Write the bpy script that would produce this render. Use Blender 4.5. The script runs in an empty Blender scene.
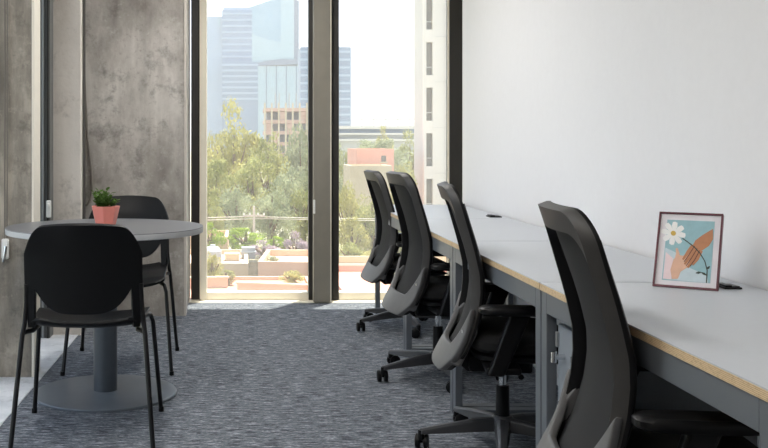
import bpy, bmesh, math, random
from mathutils import Vector, Matrix
R = math.radians
random.seed(7)
S = bpy.context.scene
C = S.collection

# ------------------------------------------------------------------ camera
cam_d = bpy.data.cameras.new('camera')
cam_d.sensor_width = 36.0
cam_d.lens = 975.0 / 768.0 * 36.0
cam_d.shift_x = (384 - 243) / 768.0
cam_d.shift_y = -(224 - 143) / 768.0
cam_d.clip_end = 3000
cam = bpy.data.objects.new('camera', cam_d)
cam.location = (0, 0, 1.144)
cam.rotation_euler = (R(90), 0, 0)
C.objects.link(cam)
S.camera = cam

# ------------------------------------------------------------------ world, sun, exposure
SUN_DIR = Vector((0.30, 0.46, 2.55)).normalized()      # towards the sun
W = bpy.data.worlds.new('sky'); S.world = W; W.use_nodes = True
wn = W.node_tree; wn.nodes.clear()
sky = wn.nodes.new('ShaderNodeTexSky'); sky.sky_type = 'NISHITA'
sky.sun_disc = False
sky.sun_elevation = math.asin(SUN_DIR.z)
sky.sun_rotation = math.atan2(SUN_DIR.x, SUN_DIR.y)
sky.altitude = 2200; sky.air_density = 1.0; sky.dust_density = 4.0; sky.ozone_density = 1.0
bg = wn.nodes.new('ShaderNodeBackground'); bg.inputs['Strength'].default_value = 0.26
wo = wn.nodes.new('ShaderNodeOutputWorld')
hsv = wn.nodes.new('ShaderNodeHueSaturation'); hsv.inputs['Saturation'].default_value = 0.5      # hazy city sky
wn.links.new(sky.outputs[0], hsv.inputs['Color']); wn.links.new(hsv.outputs[0], bg.inputs[0]); wn.links.new(bg.outputs[0], wo.inputs[0])

sl = bpy.data.lights.new('sun', 'SUN'); sl.energy = 9.0; sl.angle = R(0.6); sl.color = (1.0, 0.94, 0.84)
sun = bpy.data.objects.new('sun', sl); C.objects.link(sun)
sun.rotation_euler = SUN_DIR.to_track_quat('Z', 'Y').to_euler()

S.view_settings.view_transform = 'Standard'
S.view_settings.look = 'None'
S.view_settings.gamma = 1.0
S.view_settings.use_curve_mapping = False
S.view_settings.exposure = 0.7
ADDED_LAMP = 17.0            # emission of the added ceiling panels

# ------------------------------------------------------------------ materials
def srgb(r, g, b):
    f = lambda c: (c/255/12.92) if c/255 <= 0.04045 else ((c/255+0.055)/1.055)**2.4
    return (f(r), f(g), f(b), 1.0)

class NT:
    def __init__(s, name):
        s.m = bpy.data.materials.new(name); s.m.use_nodes = True
        s.t = s.m.node_tree; s.n = s.t.nodes
        s.b = s.n['Principled BSDF']; s.out = s.n['Material Output']
    def add(s, typ, **kw):
        nd = s.n.new(typ)
        for k, v in kw.items():
            if k in nd.inputs: nd.inputs[k].default_value = v
            else: setattr(nd, k, v)
        return nd
    def link(s, a, b): s.t.links.new(a, b)
    def coords(s, scale=(1, 1, 1), kind='Object'):
        tc = s.add('ShaderNodeTexCoord'); mp = s.add('ShaderNodeMapping')
        mp.inputs['Scale'].default_value = scale
        s.link(tc.outputs[kind], mp.inputs[0]); return mp.outputs[0]
    def noise(s, vec, scale, detail=4, rough=0.55):
        nz = s.add('ShaderNodeTexNoise'); nz.inputs['Scale'].default_value = scale
        nz.inputs['Detail'].default_value = detail; nz.inputs['Roughness'].default_value = rough
        s.link(vec, nz.inputs['Vector']); return nz.outputs['Fac']
    def ramp(s, fac, stops):
        r = s.add('ShaderNodeValToRGB'); e = r.color_ramp.elements
        while len(e) < len(stops): e.new(0.5)
        for i, (p, c) in enumerate(stops): e[i].position = p; e[i].color = c
        s.link(fac, r.inputs[0]); return r.outputs[0]
    def mix(s, fac, a, b, blend='MIX'):
        m = s.add('ShaderNodeMix', data_type='RGBA', blend_type=blend)
        for sock, v in ((m.inputs[0], fac), (m.inputs[6], a), (m.inputs[7], b)):
            if hasattr(v, 'is_output'): s.link(v, sock)
            else: sock.default_value = v
        return m.outputs[2]
    def bump(s, h, strength=0.2, dist=0.01):
        b = s.add('ShaderNodeBump'); b.inputs['Strength'].default_value = strength
        b.inputs['Distance'].default_value = dist
        s.link(h, b.inputs['Height']); s.link(b.outputs[0], s.b.inputs['Normal'])

def plain(name, col, rough=0.5, metal=0.0, var=0.12, scale=18.0, bump=0.0, spec=None):
    """a solid colour with a faint grain of its own"""
    t = NT(name); v = t.coords()
    f = t.noise(v, scale)
    d = tuple(c*(1-var) for c in col[:3])+(1,); l = tuple(min(1, c*(1+var)) for c in col[:3])+(1,)
    t.link(t.ramp(f, [(0.3, d), (0.7, l)]), t.b.inputs['Base Color'])
    t.b.inputs['Roughness'].default_value = rough; t.b.inputs['Metallic'].default_value = metal
    if spec is not None: t.b.inputs['Specular IOR Level'].default_value = spec
    if bump: t.bump(t.noise(v, scale*4), bump, 0.002)
    return t.m

M = {}
def carpet():
    t = NT('carpet')
    v = t.coords((4.5, 30.0, 1.0)); v2 = t.coords((30, 110, 1)); v3 = t.coords((1.1, 3.0, 1))
    a = t.noise(v, 3.0, 6, 0.7); b = t.noise(v2, 2.0, 3, 0.7); c = t.noise(v3, 1.0, 3)
    m = t.add('ShaderNodeMath', operation='MULTIPLY_ADD'); t.link(a, m.inputs[0]); m.inputs[1].default_value = 0.62
    m2 = t.add('ShaderNodeMath', operation='MULTIPLY'); t.link(b, m2.inputs[0]); m2.inputs[1].default_value = 0.38
    t.link(m2.outputs[0], m.inputs[2])
    col = t.ramp(m.outputs[0], [(0.40, srgb(40, 43, 49)), (0.47, srgb(80, 85, 92)), (0.54, srgb(124, 129, 136)), (0.63, srgb(198, 201, 205))])
    col = t.mix(t.ramp(c, [(0.35, (0, 0, 0, 1)), (0.65, (0.2, 0.2, 0.2, 1))]), col, srgb(112, 117, 124))
    t.link(col, t.b.inputs['Base Color']); t.b.inputs['Roughness'].default_value = 0.95
    t.b.inputs['Specular IOR Level'].default_value = 0.1
    t.bump(m.outputs[0], 0.5, 0.004)
    return t.m
def concrete(name, c0, c1, c2, sx=1.0):
    t = NT(name); v = t.coords((sx*1.6, 1.6, 0.8)); w = t.coords((1, 1, 1)); s_ = t.coords((7, 7, 0.5))
    a = t.noise(v, 1.6, 8, 0.65); b = t.noise(w, 26, 5, 0.7); st = t.noise(s_, 1.4, 5, 0.6)
    col = t.ramp(a, [(0.36, c0), (0.5, c1), (0.62, c2)])
    col = t.mix(t.ramp(st, [(0.45, (0, 0, 0, 1)), (0.75, (0.45, 0.45, 0.45, 1))]), col, c0)
    col = t.mix(t.ramp(b, [(0.30, (0.55, 0.55, 0.55, 1)), (0.42, (0, 0, 0, 1))]), col, c0)
    col = t.mix(t.ramp(b, [(0.60, (0, 0, 0, 1)), (0.74, (0.5, 0.5, 0.5, 1))]), col, c2)
    pt = t.noise(t.coords((1, 1, 1)), 5.5, 9, 0.75)
    dk = tuple(x*0.55 for x in c0[:3])+(1,)
    col = t.mix(t.ramp(pt, [(0.30, (0.75, 0.75, 0.75, 1)), (0.46, (0, 0, 0, 1))]), col, dk)
    col = t.mix(t.ramp(pt, [(0.56, (0, 0, 0, 1)), (0.68, (0.6, 0.6, 0.6, 1))]), col, c2)
    t.link(col, t.b.inputs['Base Color']); t.b.inputs['Roughness'].default_value = 0.85
    t.bump(b, 0.5, 0.006); return t.m
def plywood():
    t = NT('plywood_edge'); v = t.coords((0, 0, 1)); g = t.coords((3, 30, 60))
    w = t.add('ShaderNodeTexWave', wave_type='BANDS', bands_direction='Z'); w.inputs['Scale'].default_value = 90
    t.link(v, w.inputs['Vector'])
    n = t.noise(g, 3.0, 5, 0.7)
    col = t.mix(t.ramp(w.outputs['Fac'], [(0.3, (0, 0, 0, 1)), (0.7, (0.6, 0.6, 0.6, 1))]), srgb(214, 190, 152), srgb(160, 128, 92))
    col = t.mix(t.ramp(n, [(0.5, (0, 0, 0, 1)), (0.72, (0.55, 0.55, 0.55, 1))]), col, srgb(118, 94, 70))
    t.link(col, t.b.inputs['Base Color']); t.b.inputs['Roughness'].default_value = 0.6; return t.m
def mesh_fabric():
    t = NT('chair_mesh'); v = t.coords((1, 1, 1))
    wv = t.add('ShaderNodeTexChecker'); wv.inputs['Scale'].default_value = 260; t.link(v, wv.inputs['Vector'])
    t.link(t.mix(wv.outputs['Fac'], srgb(12, 13, 14), srgb(21, 22, 24)), t.b.inputs['Base Color'])
    t.b.inputs['Roughness'].default_value = 0.8; t.bump(wv.outputs['Fac'], 0.2, 0.001); return t.m
def glass(name, veil=0.05):
    t = NT(name); t.n.remove(t.b)
    tr = t.add('ShaderNodeBsdfTransparent'); tr.inputs[0].default_value = (0.97, 0.985, 0.975, 1)
    gl = t.add('ShaderNodeBsdfGlossy'); gl.inputs['Roughness'].default_value = 0.02
    lw = t.add('ShaderNodeLayerWeight'); pw = t.add('ShaderNodeMath', operation='POWER'); pw.inputs[1].default_value = 5.0
    fr = t.add('ShaderNodeMath', operation='MULTIPLY_ADD'); fr.inputs[1].default_value = 0.35; fr.inputs[2].default_value = 0.03
    t.link(lw.outputs['Facing'], pw.inputs[0]); t.link(pw.outputs[0], fr.inputs[0])
    df = t.add('ShaderNodeBsdfTranslucent'); df.inputs[0].default_value = (0.9, 0.88, 0.84, 1)  # thin translucent veil, mixed in for outdoor haze and glare
    m1 = t.add('ShaderNodeMixShader'); m2 = t.add('ShaderNodeMixShader')
    t.link(fr.outputs[0], m1.inputs[0]); t.link(tr.outputs[0], m1.inputs[1]); t.link(gl.outputs[0], m1.inputs[2])
    v = t.coords((1, 1, 1)); nz = t.noise(v, 1.5, 5)
    dr = t.ramp(nz, [(0.3, (veil*0.7,)*3+(1,)), (0.7, (veil*1.3,)*3+(1,))])
    t.link(dr, m2.inputs[0]); t.link(m1.outputs[0], m2.inputs[1]); t.link(df.outputs[0], m2.inputs[2])
    t.link(m2.outputs[0], t.out.inputs[0]); return t.m
def foliage(name, dark, light):
    t = NT(name); t.n.remove(t.b)
    v = t.coords((1, 1, 1)); n = t.noise(v, 0.9, 5, 0.7)
    col = t.ramp(n, [(0.3, dark), (0.7, light)])
    d = t.add('ShaderNodeBsdfDiffuse'); tl = t.add('ShaderNodeBsdfTranslucent'); m = t.add('ShaderNodeMixShader')
    m.inputs[0].default_value = 0.35
    t.link(col, d.inputs[0]); t.link(col, tl.inputs[0])
    t.link(d.outputs[0], m.inputs[1]); t.link(tl.outputs[0], m.inputs[2]); t.link(m.outputs[0], t.out.inputs[0]); return t.m
def emitter(name, col, strength):
    t = NT(name); t.n.remove(t.b); e = t.add('ShaderNodeEmission'); e.inputs[0].default_value = col
    e.inputs[1].default_value = strength; t.link(e.outputs[0], t.out.inputs[0]); return t.m

M['carpet'] = carpet()
M['concrete'] = concrete('raw_concrete', srgb(140, 135, 129), srgb(174, 169, 163), srgb(204, 200, 194))
M['concrete_smooth'] = concrete('smooth_concrete', srgb(188, 181, 172), srgb(200, 194, 186), srgb(210, 204, 196))
M['concrete_dark'] = concrete('stained_concrete', srgb(110, 104, 95), srgb(146, 139, 128), srgb(184, 174, 160), 2.0)
M['white_wall'] = plain('white_paint', srgb(223, 223, 225), 0.7, var=0.01, scale=30, bump=0.03)
M['ceiling'] = plain('ceiling_paint', srgb(232, 231, 228), 0.9, var=0.02)
M['cream_trim'] = plain('cream_paint', srgb(226, 220, 206), 0.55, var=0.03)
M['stone'] = concrete('pale_stone', srgb(196, 200, 204), srgb(216, 219, 222), srgb(232, 234, 236))
M['bronze'] = plain('bronze_aluminium', srgb(130, 125, 114), 0.5, 0.0, 0.06, 8)
M['bronze_dark'] = plain('shaded_dark_bronze', srgb(42, 40, 37), 0.5, 0.0, 0.06, 8)  # frame metal darkened for unlit faces; also plain dark strips and ribs
M['window_grey'] = plain('grey_window_metal', srgb(104, 106, 106), 0.4, 0.2, 0.06, 8)
M['frame_light'] = plain('pale_window_frame', srgb(228, 221, 204), 0.5, 0.0, 0.04, 8)  # same frame painted pale for sunlit faces; also the pale threshold
M['glass'] = glass('veiled_window_glass', 0.055)
M['glass_side'] = glass('clear_window_glass', 0.01)
M['chrome'] = plain('chrome', srgb(215, 217, 220), 0.18, 1.0, 0.02)
M['steel'] = plain('brushed_steel', srgb(170, 172, 174), 0.35, 0.8, 0.04)
M['desk_metal'] = plain('grey_desk_steel', srgb(98, 103, 109), 0.42, 0.1, 0.04, 6)
M['laminate'] = plain('pale_grey_laminate', srgb(186, 190, 195), 0.38, 0.0, 0.012, 40, spec=0.4)
M['plywood'] = plywood()
M['pedestal'] = plain('grey_cabinet_paint', srgb(132, 139, 146), 0.45, 0.0, 0.03, 8)
M['black_plastic'] = plain('black_plastic', srgb(10, 10, 12), 0.42, 0.0, 0.12, 30, spec=0.25)
M['shell_black'] = plain('black_moulded_shell', srgb(11, 12, 14), 0.45, 0.0, 0.10, 60, bump=0.05, spec=0.25)
M['black_metal'] = plain('black_powder_coat', srgb(13, 13, 15), 0.4, 0.2, 0.1, 30)
M['graphite'] = plain('graphite_plastic', srgb(58, 57, 56), 0.5, 0.0, 0.06, 30, bump=0.04)
M['grey_plastic'] = plain('lit_grey_back_plastic', srgb(94, 94, 94), 0.5, 0.0, 0.05, 30, bump=0.04)  # lower shell coloured lighter for the window light on it
M['base_grey'] = plain('dark_grey_base_plastic', srgb(54, 55, 58), 0.38, 0.0, 0.06, 30)
M['seat_fabric'] = plain('black_seat_fabric', srgb(7, 7, 8), 0.95, 0.0, 0.25, 220, bump=0.3)
M['mesh'] = mesh_fabric()
M['table_top'] = plain('grey_table_laminate', srgb(104, 106, 110), 0.32, 0.0, 0.03, 30)
M['table_edge'] = plain('pale_grey_edge_band', srgb(176, 178, 180), 0.45, 0.0, 0.03, 30)
M['table_base'] = plain('slate_powder_coat', srgb(104, 112, 120), 0.32, 0.15, 0.05, 20)
M['table_column'] = plain('dark_slate_powder_coat', srgb(72, 78, 85), 0.36, 0.15, 0.05, 20)
M['pot'] = plain('coral_ceramic', srgb(222, 134, 122), 0.45, 0.0, 0.04, 30)
M['soil'] = plain('potting_soil', srgb(60, 44, 34), 0.95, 0.0, 0.4, 200, bump=0.6)
M['plant'] = foliage('pot_plant_leaf', srgb(48, 80, 34), srgb(124, 152, 84))
M['frame_wood'] = plain('maroon_frame_wood', srgb(92, 36, 48), 0.35, 0.0, 0.15, 40)
M['mat_board'] = plain('pink_white_mat_board', srgb(226, 222, 226), 0.7, 0.0, 0.03, 40)
M['print_teal'] = plain('print_teal', srgb(150, 188, 196), 0.6, 0.0, 0.05, 60)
M['print_sky'] = plain('print_pale_blue', srgb(196, 212, 218), 0.6, 0.0, 0.05, 60)
M['print_white'] = plain('print_white', srgb(240, 240, 238), 0.6, 0.0, 0.02, 60)
M['print_yellow'] = plain('print_yellow', srgb(196, 164, 76), 0.6, 0.0, 0.05, 60)
M['print_brown'] = plain('print_brown', srgb(186, 128, 92), 0.6, 0.0, 0.06, 60)
M['print_line'] = plain('print_dark_brown', srgb(92, 58, 44), 0.6, 0.0, 0.06, 60)
M['print_tan'] = plain('print_tan', srgb(222, 178, 152), 0.6, 0.0, 0.05, 60)
M['print_pink'] = plain('print_pale_pink', srgb(236, 214, 216), 0.6, 0.0, 0.03, 60)
M['print_stem'] = plain('print_dark_green', srgb(60, 72, 66), 0.6, 0.0, 0.05, 60)
M['cable'] = plain('grey_cable_sheath', srgb(120, 114, 106), 0.6, 0.0, 0.05, 30)
M['white_plastic'] = plain('white_plastic', srgb(226, 226, 222), 0.4, 0.0, 0.02, 30)
M['lamp'] = emitter('added_lamp_diffuser', (1.0, 0.97, 0.93, 1), ADDED_LAMP)

# ------------------------------------------------------------------ mesh builder
class MB:
    def __init__(s): s.v = []; s.f = []
    def add(s, vs, fs):
        o = len(s.v); s.v += [tuple(p) for p in vs]; s.f += [tuple(i+o for i in f) for f in fs]; return s
    def box(s, x0, x1, y0, y1, z0, z1, mat=None):
        vs = [(x, y, z) for x in (x0, x1) for y in (y0, y1) for z in (z0, z1)]
        if mat is not None: vs = [mat @ Vector(p) for p in vs]
        return s.add(vs, [(0, 1, 3, 2), (4, 6, 7, 5), (0, 4, 5, 1), (2, 3, 7, 6), (0, 2, 6, 4), (1, 5, 7, 3)])
    def tube(s, pts, r, n=10, cap=True):
        pts = [Vector(p) for p in pts]; rs = r if isinstance(r, (list, tuple)) else [r]*len(pts)
        o = len(s.v); up = None
        for i, p in enumerate(pts):
            d = (pts[min(i+1, len(pts)-1)]-pts[max(i-1, 0)]).normalized()
            if up is None: up = d.orthogonal().normalized()
            up = (up-d*up.dot(d)).normalized(); q = d.cross(up)
            for k in range(n):
                a = 2*math.pi*k/n; s.v.append(tuple(p+(up*math.cos(a)+q*math.sin(a))*rs[i]))
        for i in range(len(pts)-1):
            for k in range(n):
                a = o+i*n+k; b = o+i*n+(k+1) % n; s.f.append((a, b, b+n, a+n))
        if cap:
            s.f.append(tuple(o+k for k in range(n))[::-1]); e = o+(len(pts)-1)*n; s.f.append(tuple(e+k for k in range(n)))
        return s
    def lathe(s, prof, n=32, c=(0, 0, 0)):
        o = len(s.v); m = len(prof)
        for k in range(n):
            a = 2*math.pi*k/n
            for (r, z) in prof: s.v.append((c[0]+r*math.cos(a), c[1]+r*math.sin(a), c[2]+z))
        for k in range(n):
            for i in range(m-1):
                a = o+k*m+i; b = o+((k+1) % n)*m+i; s.f.append((a, b, b+1, a+1))
        return s
    def prism(s, poly, h0, h1, f):
        """poly of 2-D points, extruded between h0 and h1; f(u, v, h) -> 3-D point"""
        n = len(poly); o = len(s.v)
        for h in (h0, h1):
            for (u, v) in poly: s.v.append(tuple(f(u, v, h)))
        s.f.append(tuple(o+k for k in range(n))[::-1]); s.f.append(tuple(o+n+k for k in range(n)))
        for k in range(n): s.f.append((o+k, o+(k+1) % n, o+n+(k+1) % n, o+n+k))
        return s
    def build(s, name, mat, parent=None, bevel=0.0, smooth=False, seg=2, fix=True):
        me = bpy.data.meshes.new(name); me.from_pydata(s.v, [], s.f)
        if fix:
            bm = bmesh.new(); bm.from_mesh(me); bmesh.ops.recalc_face_normals(bm, faces=bm.faces); bm.to_mesh(me); bm.free()
        me.materials.append(mat)
        if smooth:
            for p in me.polygons: p.use_smooth = True
        o = bpy.data.objects.new(name, me); C.objects.link(o); o.parent = parent
        if bevel:
            b = o.modifiers.new('bevel', 'BEVEL'); b.width = bevel; b.segments = seg; b.limit_method = 'ANGLE'; b.angle_limit = R(40)
        if smooth: me.set_sharp_from_angle(angle=R(42))
        return o

def empty(name, loc=(0, 0, 0), rz=0.0):
    o = bpy.data.objects.new(name, None); o.location = loc; o.rotation_euler = (0, 0, rz)
    o.empty_display_size = 0.1; C.objects.link(o); return o
def tag(o, label=None, cat=None, group=None, kind=None):
    if label: o['label'] = label
    if cat: o['category'] = cat
    if group: o['group'] = group
    if kind: o['kind'] = kind
    return o
def struct(o, label=None):
    o['kind'] = 'structure'
    if label: o['label'] = label
    return o
def copy_tree(o, parent=None):
    c = o.copy(); C.objects.link(c); c.parent = parent
    for ch in list(o.children): copy_tree(ch, c)
    return c
def box(name, mat, b, parent=None, bevel=0.0):
    return MB().box(*b).build(name, mat, parent, bevel)

# ================================================================== THE ROOM
WX = 1.485                      # right wall
CE = 2.62                       # ceiling
BK = -2.4                       # wall behind the camera
struct(box('floor', M['carpet'], (-0.98, WX, BK, 6.97, -0.12, 0.0)), 'grey-blue streaked carpet covering the office floor')
struct(box('wall_right', M['white_wall'], (WX, WX+0.14, BK, 6.60, -0.12, CE)), 'plain white painted wall along the row of desks')
struct(box('ceiling', M['ceiling'], (-1.6, WX+0.4, BK-0.1, 7.17, CE, CE+0.2)), 'white painted ceiling of the office')
struct(box('wall_rear', M['white_wall'], (-1.6, WX+0.14, BK-0.14, BK, -0.12, CE)), 'white painted wall behind the viewer')
# concrete wall facing the camera
cw = struct(box('wall_front', M['concrete'], (-1.30, -0.39, 6.45, 7.20, -0.12, CE), bevel=0.006), 'raw mottled concrete wall behind the round table')
struct(box('wall_left', M['concrete_dark'], (-1.55, -1.03, 4.75, 4.89, -0.12, CE), bevel=0.004), 'stained grey-brown concrete pier at the left edge of the photo')
p2 = struct(box('wall_left', M['concrete_smooth'], (-1.45, -0.965, 5.80, 5.94, -0.12, CE), bevel=0.006), 'smooth pale concrete pier beside the mottled wall')
struct(box('wall_left', M['concrete_dark'], (-1.55, -1.03, 2.05, 2.35, -0.12, CE), bevel=0.004), 'concrete pier beside the viewer')
struct(box('wall_left', M['concrete_dark'], (-1.55, -1.03, BK, 2.05, -0.12, CE), bevel=0.004), 'concrete wall beside and behind the viewer at the left')
struct(box('trim_1', M['stone'], (-1.55, -0.98, BK, 6.45, -0.12, 0.004), bevel=0.003), 'pale stone strip along the left windows beside the carpet')
# cream strip on the end of the stained pier and the narrow dark joint beside the smooth pier
struct(box('trim_2', M['cream_trim'], (-1.03, -1.018, 4.752, 4.895, 0.004, CE)), 'cream vertical strip on the edge of the stained pier')
struct(box('wall_left', M['concrete'], (-1.55, -1.30, 5.94, 7.20, -0.12, CE)), 'unseen concrete box added behind the smooth pier against light leaks')  # unseen box, added to stop light leaking in behind the pier
struct(box('trim_3', M['bronze_dark'], (-0.966, -0.960, 5.86, 5.942, 0.0, CE)), 'dark joint strip beside the smooth concrete pier')
struct(box('trim_4', M['concrete_smooth'], (-0.39, -0.378, 6.445, 6.62, 0.0, CE)), 'edge of the concrete wall beside the window, painted pale as sunlit')  # paler strip, colours in the sunlight on the wall's reveal
# lintel over the front windows and stone threshold under them
struct(box('trim_5', M['ceiling'], (-0.39, WX+0.4, 7.00, 7.17, 2.56, CE)), 'lintel over the front windows')
struct(box('trim_6', M['frame_light'], (-0.39, WX+0.4, 6.97, 7.17, -0.12, 0.006), bevel=0.003), 'pale threshold under the front windows')
struct(box('wall_front', M['concrete_smooth'], (WX+0.14, WX+0.42, 6.62, 7.17, -0.12, CE)), 'closing pier behind the end of the white wall')

# ---- front windows
YF = 7.06
def front_window(name, x0, x1, label, lw=0.05, rw=0.05):
    w = struct(empty(name, (0, 0, 0)), label)
    box('window_frame', M['frame_light'], (x0, x0+lw, YF, YF+0.09, 0.006, 2.56), w, 0.004)
    box('window_frame', M['bronze_dark'], (x1-rw, x1, YF, YF+0.09, 0.006, 2.56), w, 0.004)
    box('window_frame', M['frame_light'], (x0+lw, x1-rw, YF, YF+0.09, 0.006, 0.062), w, 0.004)
    box('window_frame', M['frame_light'], (x0+lw, x1-rw, YF, YF+0.09, 2.50, 2.56), w, 0.004)
    box('pane', M['glass'], (x0+lw-0.01, x1-rw+0.01, YF+0.05, YF+0.058, 0.05, 2.51), w)
    return w
w1 = front_window('window_1', -0.315, 0.525, 'tall left window with pale sill and view of towers', 0.052, 0.05)
box('jamb', M['bronze_dark'], (-0.378, -0.315, YF+0.03, YF+0.12, 0.006, 2.56), w1, 0.004)  # dark strip put in for the shadowed recess beside the frame
w2 = front_window('window_2', 0.645, 1.60, 'tall right window beside the white wall', 0.05, 0.11)
for ch in w2.children:
    pass
box('jamb', M['frame_light'], (1.478, 1.492, YF-0.01, YF, 0.006, 2.56), w2)
mp = struct(empty('trim_7', (0.565, 6.95, 0)), 'grey-olive metal post between the two front windows')
box('post', M['bronze'], (-0.062, 0.058, 0.0, 0.10, 0.006, 2.56), mp, 0.005)
box('lit_post_edge', M['frame_light'], (0.058, 0.066, 0.008, 0.10, 0.006, 2.56), mp)  # edge painted pale for the light on the post's side
box('post_web', M['bronze_dark'], (-0.040, 0.080, 0.10, 0.21, 0.006, 2.56), mp)
hd = box('handle', M['white_plastic'], (-0.066, -0.050, -0.014, 0.004, 0.64, 0.74), mp, 0.005)
w2f = [c for c in w2.children if c.name.startswith('window_frame')]
w2f[0].data.materials[0] = M['bronze_dark']  # darkened as well, this side is out of the sun

# ---- left windows
def left_window(name, y0, y1, label, seen=False):
    w = struct(empty(name, (0, 0, 0)), label)
    fm = M['window_grey']
    x0, x1 = -1.34, -1.26
    for (a, b) in ((y0, y0+0.06), (y1-0.06, y1)):
        box('window_frame', fm, (x0, x1, a, b, 0.004, CE), w, 0.004)
    for (a, b) in ((0.004, 0.06), (CE-0.07, CE)):
        box('window_frame', fm, (x0, x1, y0+0.06, y1-0.06, a, b), w, 0.004)
    box('pane', M['glass_side'], (x0+0.036, x0+0.044, y0+0.05, y1-0.05, 0.05, CE-0.06), w)
    return w
left_window('window_3', 4.89, 5.80, 'narrow side window in the recess between the concrete piers')
left_window('window_4', 2.35, 4.75, 'side window left of the viewer')
# ribbed jamb seen end-on between the piers
rj = struct(empty('trim_8', (0, 5.80, 0)), 'ribbed grey metal jamb of the side window')
box('jamb', M['window_grey'], (-1.26, -1.128, -0.10, 0.0, 0.004, CE), rj, 0.003)
for i, x in enumerate((-1.235, -1.205, -1.168, -1.140)):
    box('rib', M['bronze_dark'] if i % 2 else M['steel'], (x-0.006, x+0.006, -0.112, -0.10, 0.004, CE), rj, 0.002)
wh = tag(MB().box(-0.014, 0.014, -0.018, 0, -0.05, 0.05).box(-0.008, 0.008, -0.04, -0.018, 0.01, 0.035).build('window_handle', M['white_plastic'], None, 0.006),
         'small white window handle above the table edge between the piers', 'handle')
wh.location = (-1.13, 5.682, 0.76)
# chain with tensioner hanging on the stained pier
ch = tag(empty('blind_chain', (-1.158, 4.735, 0)), 'thin blind chain with white tensioner hanging on the stained concrete pier', 'blind chain')
MB().tube([(0, 0, 0.63), (0.002, 0, 1.5), (0, 0, 2.60)], 0.0035, 6).build('chain', M['cable'], ch, smooth=True)
MB().tube([(0.012, 0, 0.63), (0.014, 0, 1.5), (0.012, 0, 2.60)], 0.003, 6).build('chain', M['cable'], ch, smooth=True)
MB().box(-0.014, 0.022, -0.012, 0.012, 0.58, 0.68).build('tensioner', M['white_plastic'], ch, 0.008)
MB().tube([(-0.004, -0.016, 0.57), (0.004, -0.02, 0.60), (0.010, -0.016, 0.645)], 0.007, 8).build('clip', M['chrome'], ch, smooth=True)
# loose cable on the concrete wall
cb = tag(MB().tube([(-1.052, 6.44, 2.60), (-1.050, 6.437, 1.9), (-1.046, 6.437, 1.55), (-1.03, 6.437, 1.2), (-1.00, 6.437, 0.95), (-0.995, 6.437, 0.84), (-1.01, 6.437, 0.765), (-1.03, 6.437, 0.735), (-1.06, 6.44, 0.725)], 0.007, 8).build('loose_cable', M['cable'], smooth=True),
         'thin grey cable hanging in a loop down the concrete wall above the potted plant', 'cable')

# ---- ceiling lamps added out of view to brighten the room
for i, (x, y) in enumerate(((-0.74, 0.5), (-0.74, 2.9), (0.15, 5.35))):
    l = tag(empty('added_ceiling_light', (x, y, CE)), ['added flat white ceiling panel lamp above the viewer', 'added flat white ceiling panel lamp over the middle of the room', 'added flat white ceiling panel lamp near the windows'][i], 'added ceiling light', 'added ceiling panel lamps')
    MB().box(-0.15, 0.15, -0.82, 0.82, -0.03, 0.0).build('lamp_housing', M['white_plastic'], l, 0.004)
    MB().box(-0.13, 0.13, -0.80, 0.80, -0.034, -0.030).build('diffuser', M['lamp'], l)

# ================================================================== DESKS
DX0, DX1, DZ = 0.882, 1.472, 0.73
SEAMS = [6.56, 5.34, 4.12, 2.90, 1.62]
DLAB = ['grey-legged white desk nearest the window', 'white desk second from the window, behind the mesh chairs',
        'white desk third from the window, with the visible seam at its far end', 'nearest white desk with plywood edge carrying the picture frame']
for i in range(4):
    y1, y0 = SEAMS[i]-0.004, SEAMS[i+1]+0.004
    yc = (y0+y1)/2; hl = (y1-y0)/2
    d = tag(empty('office_desk', ((DX0+DX1)/2, yc, 0)), DLAB[i], 'desk', 'white desks in a row along the wall')
    a = (DX1-DX0)/2
    box('desktop', M['laminate'], (-a, a, -hl, hl, DZ-0.003, DZ), d)
    box('plywood_core', M['plywood'], (-a, a, -hl, hl, DZ-0.022, DZ-0.003), d)
    zt = DZ-0.022
    for sx in (-1, 1):
        x0, x1 = (-a+0.004, -a+0.034) if sx < 0 else (a-0.034, a-0.004)
        box('rail', M['desk_metal'], (x0, x1, -hl+0.05, hl-0.05, zt-0.062, zt), d, 0.002)
        for sy in (-1, 1):
            q0, q1 = (-hl+0.001, -hl+0.05) if sy < 0 else (hl-0.05, hl-0.001)
            box('leg', M['desk_metal'], (x0, x1, q0, q1, 0.0, zt), d, 0.002)
    for sy in (-1, 1):
        q0, q1 = (-hl+0.001, -hl+0.05) if sy < 0 else (hl-0.05, hl-0.001)
        box('crossbar', M['desk_metal'], (-a+0.034, a-0.034, q0, q1, 0.0, 0.03), d, 0.002)
        box('crossbar', M['desk_metal'], (-a+0.034, a-0.034, q0, q1, zt-0.05, zt), d, 0.002)

# storage pedestal under the nearest desk
pd = tag(empty('storage_pedestal', (0.915, 2.72, 0)), 'grey metal storage cabinet standing under the nearest desk', 'cabinet')
box('body', M['pedestal'], (0.018, 0.46, -0.115, 0.115, 0.03, 0.625), pd, 0.003)
box('plinth', M['black_plastic'], (0.04, 0.44, -0.10, 0.10, 0.0, 0.03), pd)
dr = box('door', M['pedestal'], (0.0, 0.016, -0.113, 0.113, 0.045, 0.62), pd, 0.003)
MB().tube([(0, 0.055, 0.535), (-0.03, 0.055, 0.535)], 0.008, 12).tube([(-0.03, 0.055, 0.520), (-0.03, 0.055, 0.550)], 0.009, 10).build('handle', M['chrome'], dr, smooth=True)
for z in (0.14, 0.335, 0.575):
    box('hinge', M['steel'], (-0.008, 0.004, 0.100, 0.116, z-0.022, z+0.022), dr, 0.002)

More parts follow.
